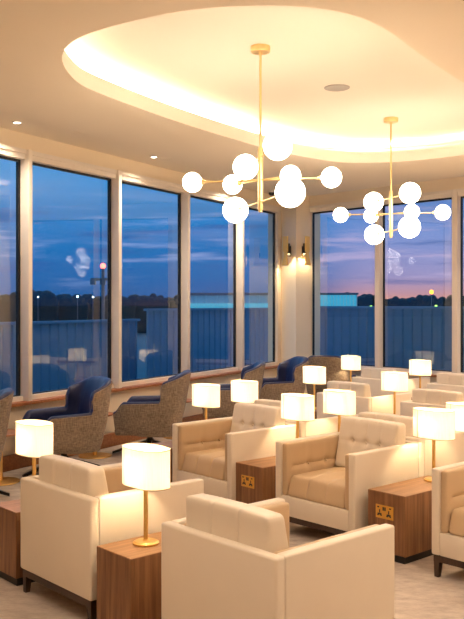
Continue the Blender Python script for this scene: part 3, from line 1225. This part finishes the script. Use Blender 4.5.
# ------------------------------------------------------------------ wall sconces
def make_sconce():
    """local +y points out of the wall, origin at the wall at the fitting's middle"""
    root = empty('wall_sconce', (0, 0, 0))
    bm = bmesh.new()
    box(bm, -0.040, 0.040, 0, 0.014, -0.085, 0.085, 0.003)
    finish('back_plate', bm, M['black_plastic'], root)
    bm = bmesh.new()
    box(bm, -0.052, 0.052, 0.078, 0.098, -0.01, 0.245, 0.004)
    finish('upper_bar', bm, M['brass_matt'], root)
    bm = bmesh.new()
    secs = [(0.010, 0.030), (-0.06, 0.026), (-0.23, 0.054)]
    rg = []
    for z, w in secs:
        rg.append([bm.verts.new((sx * w, y, z)) for sx, y in ((-1, 0.078), (1, 0.078), (1, 0.078 + w * 0.8), (-1, 0.078 + w * 0.8))])
    for A_, B_ in zip(rg[:-1], rg[1:]):
        for i in range(4):
            j = (i + 1) % 4
            bm.faces.new((A_[i], A_[j], B_[j], B_[i]))
    bm.faces.new(rg[0])
    bm.faces.new(rg[-1][::-1])
    finish('flared_bar', bm, M['brass_matt'], root, None)
    bm = bmesh.new()
    tube(bm, (0, 0.010, 0.06), (0, 0.056, 0.06), 0.016)
    finish('bracket', bm, M['brass'], root)
    bm = bmesh.new()
    sphere(bm, (0, 0.040, 0.012), 0.014, 12)
    finish('bulb', bm, M['sconce_glow'], root)
    bm = bmesh.new()
    lathe(bm, [(0.036, -0.03), (0.036, 0.13), (0.033, 0.13), (0.033, -0.03)], 24, c=(0, 0.040, 0), close=True)
    finish('lamp_tube', bm, M['black_plastic'], root)
    return root


sk = make_sconce()
zc_ = 2.575
sk.location = (0.945, 13.910, zc_)
sk.rotation_euler = (0, 0, ANG + PI)
tag(sk, 'brass wall sconce on the left face of the corner column, beside the long window wall', 'wall sconce', 'corner column sconces')
s2 = copy_tree(sk)
pr = colP + (ce - colP) * 0.46
s2.location = (pr.x, pr.y, zc_)
s2.rotation_euler = (0, 0, math.atan2((ce - colP).y, (ce - colP).x) + PI)
tag(s2, 'brass wall sconce on the right face of the corner column, beside the far windows', 'wall sconce', 'corner column sconces')

# ------------------------------------------------------------------ outside
bm = bmesh.new()
prism(bm, [Vector((-160, -60)), Vector((160, -60)), Vector((160, 200)), Vector((-160, 200))], -1.30, -1.20)
structure(finish('ground', bm, M['asphalt'], None, None))


def ribbed(L, z0, z1, pitch, rib=0.03, thick=0.04):
    """profiled metal sheet along +x with standing seams on the -y side"""
    bm = bmesh.new()
    pts = []
    x = 0
    while x < L:
        pts += [(x, 0), (x + pitch * 0.72, 0), (x + pitch * 0.78, -rib), (x + pitch * 0.94, -rib)]
        x += pitch
    pts += [(x, 0), (x, thick), (0, thick)]
    prism(bm, pts, z0, z1)
    return bm


r = empty('metal_fence', st(-9.6, TW + 2.3, -1.2), ANG)
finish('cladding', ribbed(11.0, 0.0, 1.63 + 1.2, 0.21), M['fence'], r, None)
bm = bmesh.new()
box(bm, -0.05, 11.2, -0.06, 0.08, 2.82, 2.87)
finish('capping', bm, M['fence'], r, None)
tag(r, 'blue grey ribbed metal fence outside the far windows', 'fence')
p0 = lw(-1.0, -4.2, -1.2)
r = empty('metal_fence', p0, LANG)
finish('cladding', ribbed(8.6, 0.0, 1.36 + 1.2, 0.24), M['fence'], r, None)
bm = bmesh.new()
box(bm, -0.05, 8.7, -0.06, 0.08, 2.55, 2.60)
finish('capping', bm, M['fence'], r, None)
tag(r, 'dark ribbed metal fence outside the long window wall', 'fence')
p1 = lw(6.93, -3.4, -1.2)
r = empty('metal_fence', p1, LANG)
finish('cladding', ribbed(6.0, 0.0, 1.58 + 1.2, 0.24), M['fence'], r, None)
bm = bmesh.new()
box(bm, -0.05, 6.2, -0.06, 0.08, 2.77, 2.82)
finish('capping', bm, M['fence'], r, None)
tag(r, 'taller ribbed metal fence outside the last two bays of the long window wall', 'fence')

# shed with a backlit fascia beyond the fence
a = px(186, 40, -1.2)
r = empty('terminal_shed', a)
finish('cladding', ribbed(6.2, 0.0, 2.12 + 1.2, 0.5, 0.06), M['cladding'], r, None)
bm = bmesh.new()
box(bm, 0.0, 4.6, -0.5, 0.0, 2.64, 2.94)
finish('lit_fascia', bm, M['teal'], r, None)
bm = bmesh.new()
for i in range(14):
    box(bm, 5.9 + i * 0.155, 6.03 + i * 0.155, -0.12, -0.06, 2.66, 3.33)
finish('lit_panel', bm, M['teal'], r, None)
bm = bmesh.new()
box(bm, 5.8, 8.1, -0.06, 2.0, 0.0, 3.36)
finish('end_block', bm, M['cladding'], r, None)
bm = bmesh.new()
box(bm, -0.1, 8.15, -0.1, 2.4, 3.34, 3.44)
finish('roof', bm, M['pole'], r, None)
tag(r, 'long low shed with teal lit panels beyond the fence', 'building')

# tree line
bm = bmesh.new()
rnd = random.Random(3)
for i in range(520):
    x = -80 + 160 * i / 519 + rnd.uniform(-0.5, 0.5)
    d = rnd.uniform(84, 96)
    ztop_ = 2.35 + 0.45 * rnd.random() + (0.12 * math.sin(x * 0.21) + 0.12 * math.sin(x * 0.57 + 1))
    if x < -2:
        ztop_ += 0.1
    rr = rnd.uniform(0.4, 0.85)
    m4 = Matrix.Translation((x, d, ztop_ - rr)) @ Matrix.Diagonal((1, 1, rnd.uniform(0.7, 1.2), 1))
    bmesh.ops.create_icosphere(bm, subdivisions=2, radius=rr, matrix=m4)
    taper(bm, (x, d, ztop_ - rr), (1.1, 0.9), (x, d, -1.2), (1.1, 0.9))
o = finish('treeline', bm, M['tree'], None, None)
o['kind'] = 'stuff'
tag(o, 'dark distant tree line along the horizon', 'trees')

# mast with a red beacon
r = empty('light_mast', px(103, 52, -1.2))
bm = bmesh.new()
tube(bm, (0, 0, 0), (0, 0, 5.1), 0.14, 0.09)
finish('pole', bm, M['pole'], r)
bm = bmesh.new()
box(bm, -0.75, 0.75, -0.12, 0.12, 4.35, 4.50)
for x in (-0.6, 0, 0.6):
    box(bm, x - 0.16, x + 0.16, -0.2, 0.12, 4.10, 4.36)
finish('floodlight_bar', bm, M['pole'], r, None)
bm = bmesh.new()
sphere(bm, (0, 0, 5.25), 0.17, 12)
finish('beacon', bm, M['redlamp'], r)
tag(r, 'tall floodlight mast with a red beacon outside the second window', 'mast')


def street(x, y, d, rad, mat, lab, grp=None):
    z = CAMZ + (HOR - y) * d / FPX
    r = empty('street_lamp', px(x, d, -1.2))
    bm = bmesh.new()
    tube(bm, (0, 0, 0), (0, 0, z + 1.2), 0.035, 0.03, 8)
    finish('pole', bm, M['pole'], r)
    bm = bmesh.new()
    sphere(bm, (0, 0, z + 1.2), rad, 12)
    finish('lamp_head', bm, M[mat], r)
    tag(r, lab, 'street lamp', grp)


street(431.5, 292.0, 70, 0.19, 'orangelamp', 'orange street lamp glowing above the tree line outside the far windows')
street(77.5, 296.5, 60, 0.065, 'coollamp', 'white street lamp glinting below the skyline, middle of the second window')
street(93, 297, 60, 0.06, 'coollamp', 'white street lamp glinting below the skyline, just left of the mast')
street(38, 297, 60, 0.05, 'coollamp', 'white street lamp glinting below the skyline, left edge of the second window')
street(371, 307, 50, 0.09, 'greenlamp', 'green lamp on the fence line left of the far window post')
street(436, 306.5, 50, 0.09, 'greenlamp', 'green lamp on the fence line below the orange street lamp')

# ------------------------------------------------------------------ dusk sky
wd = bpy.data.worlds.new('dusk')
sc.world = wd
wd.use_nodes = True
nt = wd.node_tree
bg = nt.nodes['Background']
tc = nt.nodes.new('ShaderNodeTexCoord')
sx = nt.nodes.new('ShaderNodeSeparateXYZ')
nt.links.new(tc.outputs['Generated'], sx.inputs[0])


def ramp(inp, stops, interp='LINEAR'):
    r = nt.nodes.new('ShaderNodeValToRGB')
    r.color_ramp.interpolation = interp
    e = r.color_ramp.elements
    e[0].position, e[0].color = stops[0][0], (*stops[0][1], 1)
    e[1].position, e[1].color = stops[-1][0], (*stops[-1][1], 1)
    for p_, c_ in stops[1:-1]:
        q = e.new(p_)
        q.color = (*c_, 1)
    nt.links.new(inp, r.inputs['Fac'])
    return r.outputs['Color']


def mrange(inp, a, b):
    m = nt.nodes.new('ShaderNodeMapRange')
    m.interpolation_type = 'SMOOTHSTEP'
    m.inputs['From Min'].default_value = a
    m.inputs['From Max'].default_value = b
    nt.links.new(inp, m.inputs['Value'])
    return m.outputs['Result']


def mixc(f, a, b):
    m = nt.nodes.new('ShaderNodeMix')
    m.data_type = 'RGBA'
    for k_, v_ in (('Factor', f), ('A', a), ('B', b)):
        if hasattr(v_, 'is_output'):
            nt.links.new(v_, m.inputs[k_])
        elif isinstance(v_, (int, float)):
            m.inputs[k_].default_value = v_
        else:
            m.inputs[k_].default_value = (*v_, 1)
    return m.outputs['Result']


def mulf(a, b):
    m = nt.nodes.new('ShaderNodeMath')
    m.operation = 'MULTIPLY'
    nt.links.new(a, m.inputs[0])
    nt.links.new(b, m.inputs[1])
    return m.outputs[0]


z01 = mrange(sx.outputs['Z'], 0.0, 0.20)
zl_ = nt.nodes.new('ShaderNodeMapRange')
zl_.inputs['From Max'].default_value = 0.20
nt.links.new(sx.outputs['Z'], zl_.inputs['Value'])
zl = zl_.outputs['Result']
sky_l = ramp(zl, [(0.0, (0.016, 0.060, 0.165)), (0.12, (0.012, 0.075, 0.215)), (0.4, (0.010, 0.105, 0.280)), (0.7, (0.020, 0.170, 0.390)), (1.0, (0.050, 0.225, 0.450))])
sky_r = ramp(zl, [(0.0, (0.50, 0.20, 0.11)), (0.06, (0.36, 0.18, 0.19)), (0.16, (0.22, 0.18, 0.30)), (0.42, (0.13, 0.18, 0.36)), (0.62, (0.04, 0.13, 0.33)), (1.0, (0.020, 0.11, 0.32))])
# sunset lies to the right of the corner
base = mixc(mulf(mrange(sx.outputs['X'], 0.06, 0.17), mrange(sx.outputs['Y'], 0.3, 0.8)), sky_l, sky_r)
mp = nt.nodes.new('ShaderNodeMapping')
mp.inputs['Scale'].default_value = (5, 5, 62)
nt.links.new(tc.outputs['Generated'], mp.inputs['Vector'])
nz = nt.nodes.new('ShaderNodeTexNoise')
nz.inputs['Scale'].default_value = 1.0
nz.inputs['Detail'].default_value = 5
nz.inputs['Roughness'].default_value = 0.55
nt.links.new(mp.outputs['Vector'], nz.inputs['Vector'])
cl1 = mrange(nz.outputs['Fac'], 0.52, 0.68)
cl2 = mrange(nz.outputs['Fac'], 0.47, 0.34)
pink = mixc(mrange(sx.outputs['X'], -0.05, 0.18), (0.20, 0.24, 0.40), (0.36, 0.27, 0.38))  # cloud streaks; the left ones also imitate ceiling recess reflections in the glass


def mul(a, b):
    m = nt.nodes.new('ShaderNodeMath')
    m.operation = 'MULTIPLY'
    for i_, v_ in enumerate((a, b)):
        if hasattr(v_, 'is_output'):
            nt.links.new(v_, m.inputs[i_])
        else:
            m.inputs[i_].default_value = v_
    return m.outputs[0]


band = mul(mrange(sx.outputs['Z'], 0.005, 0.04), mrange(sx.outputs['Z'], 0.15, 0.08))
c1 = mixc(mul(mul(cl1, band), 0.8), base, pink)
c2 = mixc(mul(mul(cl2, band), 0.65), c1, (0.020, 0.060, 0.19))
below = mixc(mrange(sx.outputs['Z'], -0.002, -0.03), c2, (0.012, 0.03, 0.07))
nt.links.new(below, bg.inputs['Color'])
bg.inputs['Strength'].default_value = 1.6

# ------------------------------------------------------------------ camera and view
cam = bpy.data.cameras.new('camera')
co = bpy.data.objects.new('camera', cam)
COL.objects.link(co)
co.location = (0, 0, CAMZ)
co.rotation_euler = (PI / 2, 0, 0)
cam.sensor_width = 36
cam.lens = FPX / H_ * 36
cam.shift_y = -(H_ / 2 - HOR) / H_
cam.clip_end = 500
cam.clip_start = 0.05
sc.camera = co
vs = sc.view_settings
vs.view_transform = 'Standard'
vs.look = 'None'
vs.exposure = 0.30
vs.gamma = 1.0
vs.use_curve_mapping = False
sc.cycles.use_denoising = True
sc.cycles.max_bounces = 10
sc.cycles.diffuse_bounces = 5
sc.cycles.transparent_max_bounces = 16
sc.cycles.sample_clamp_indirect = 8.0
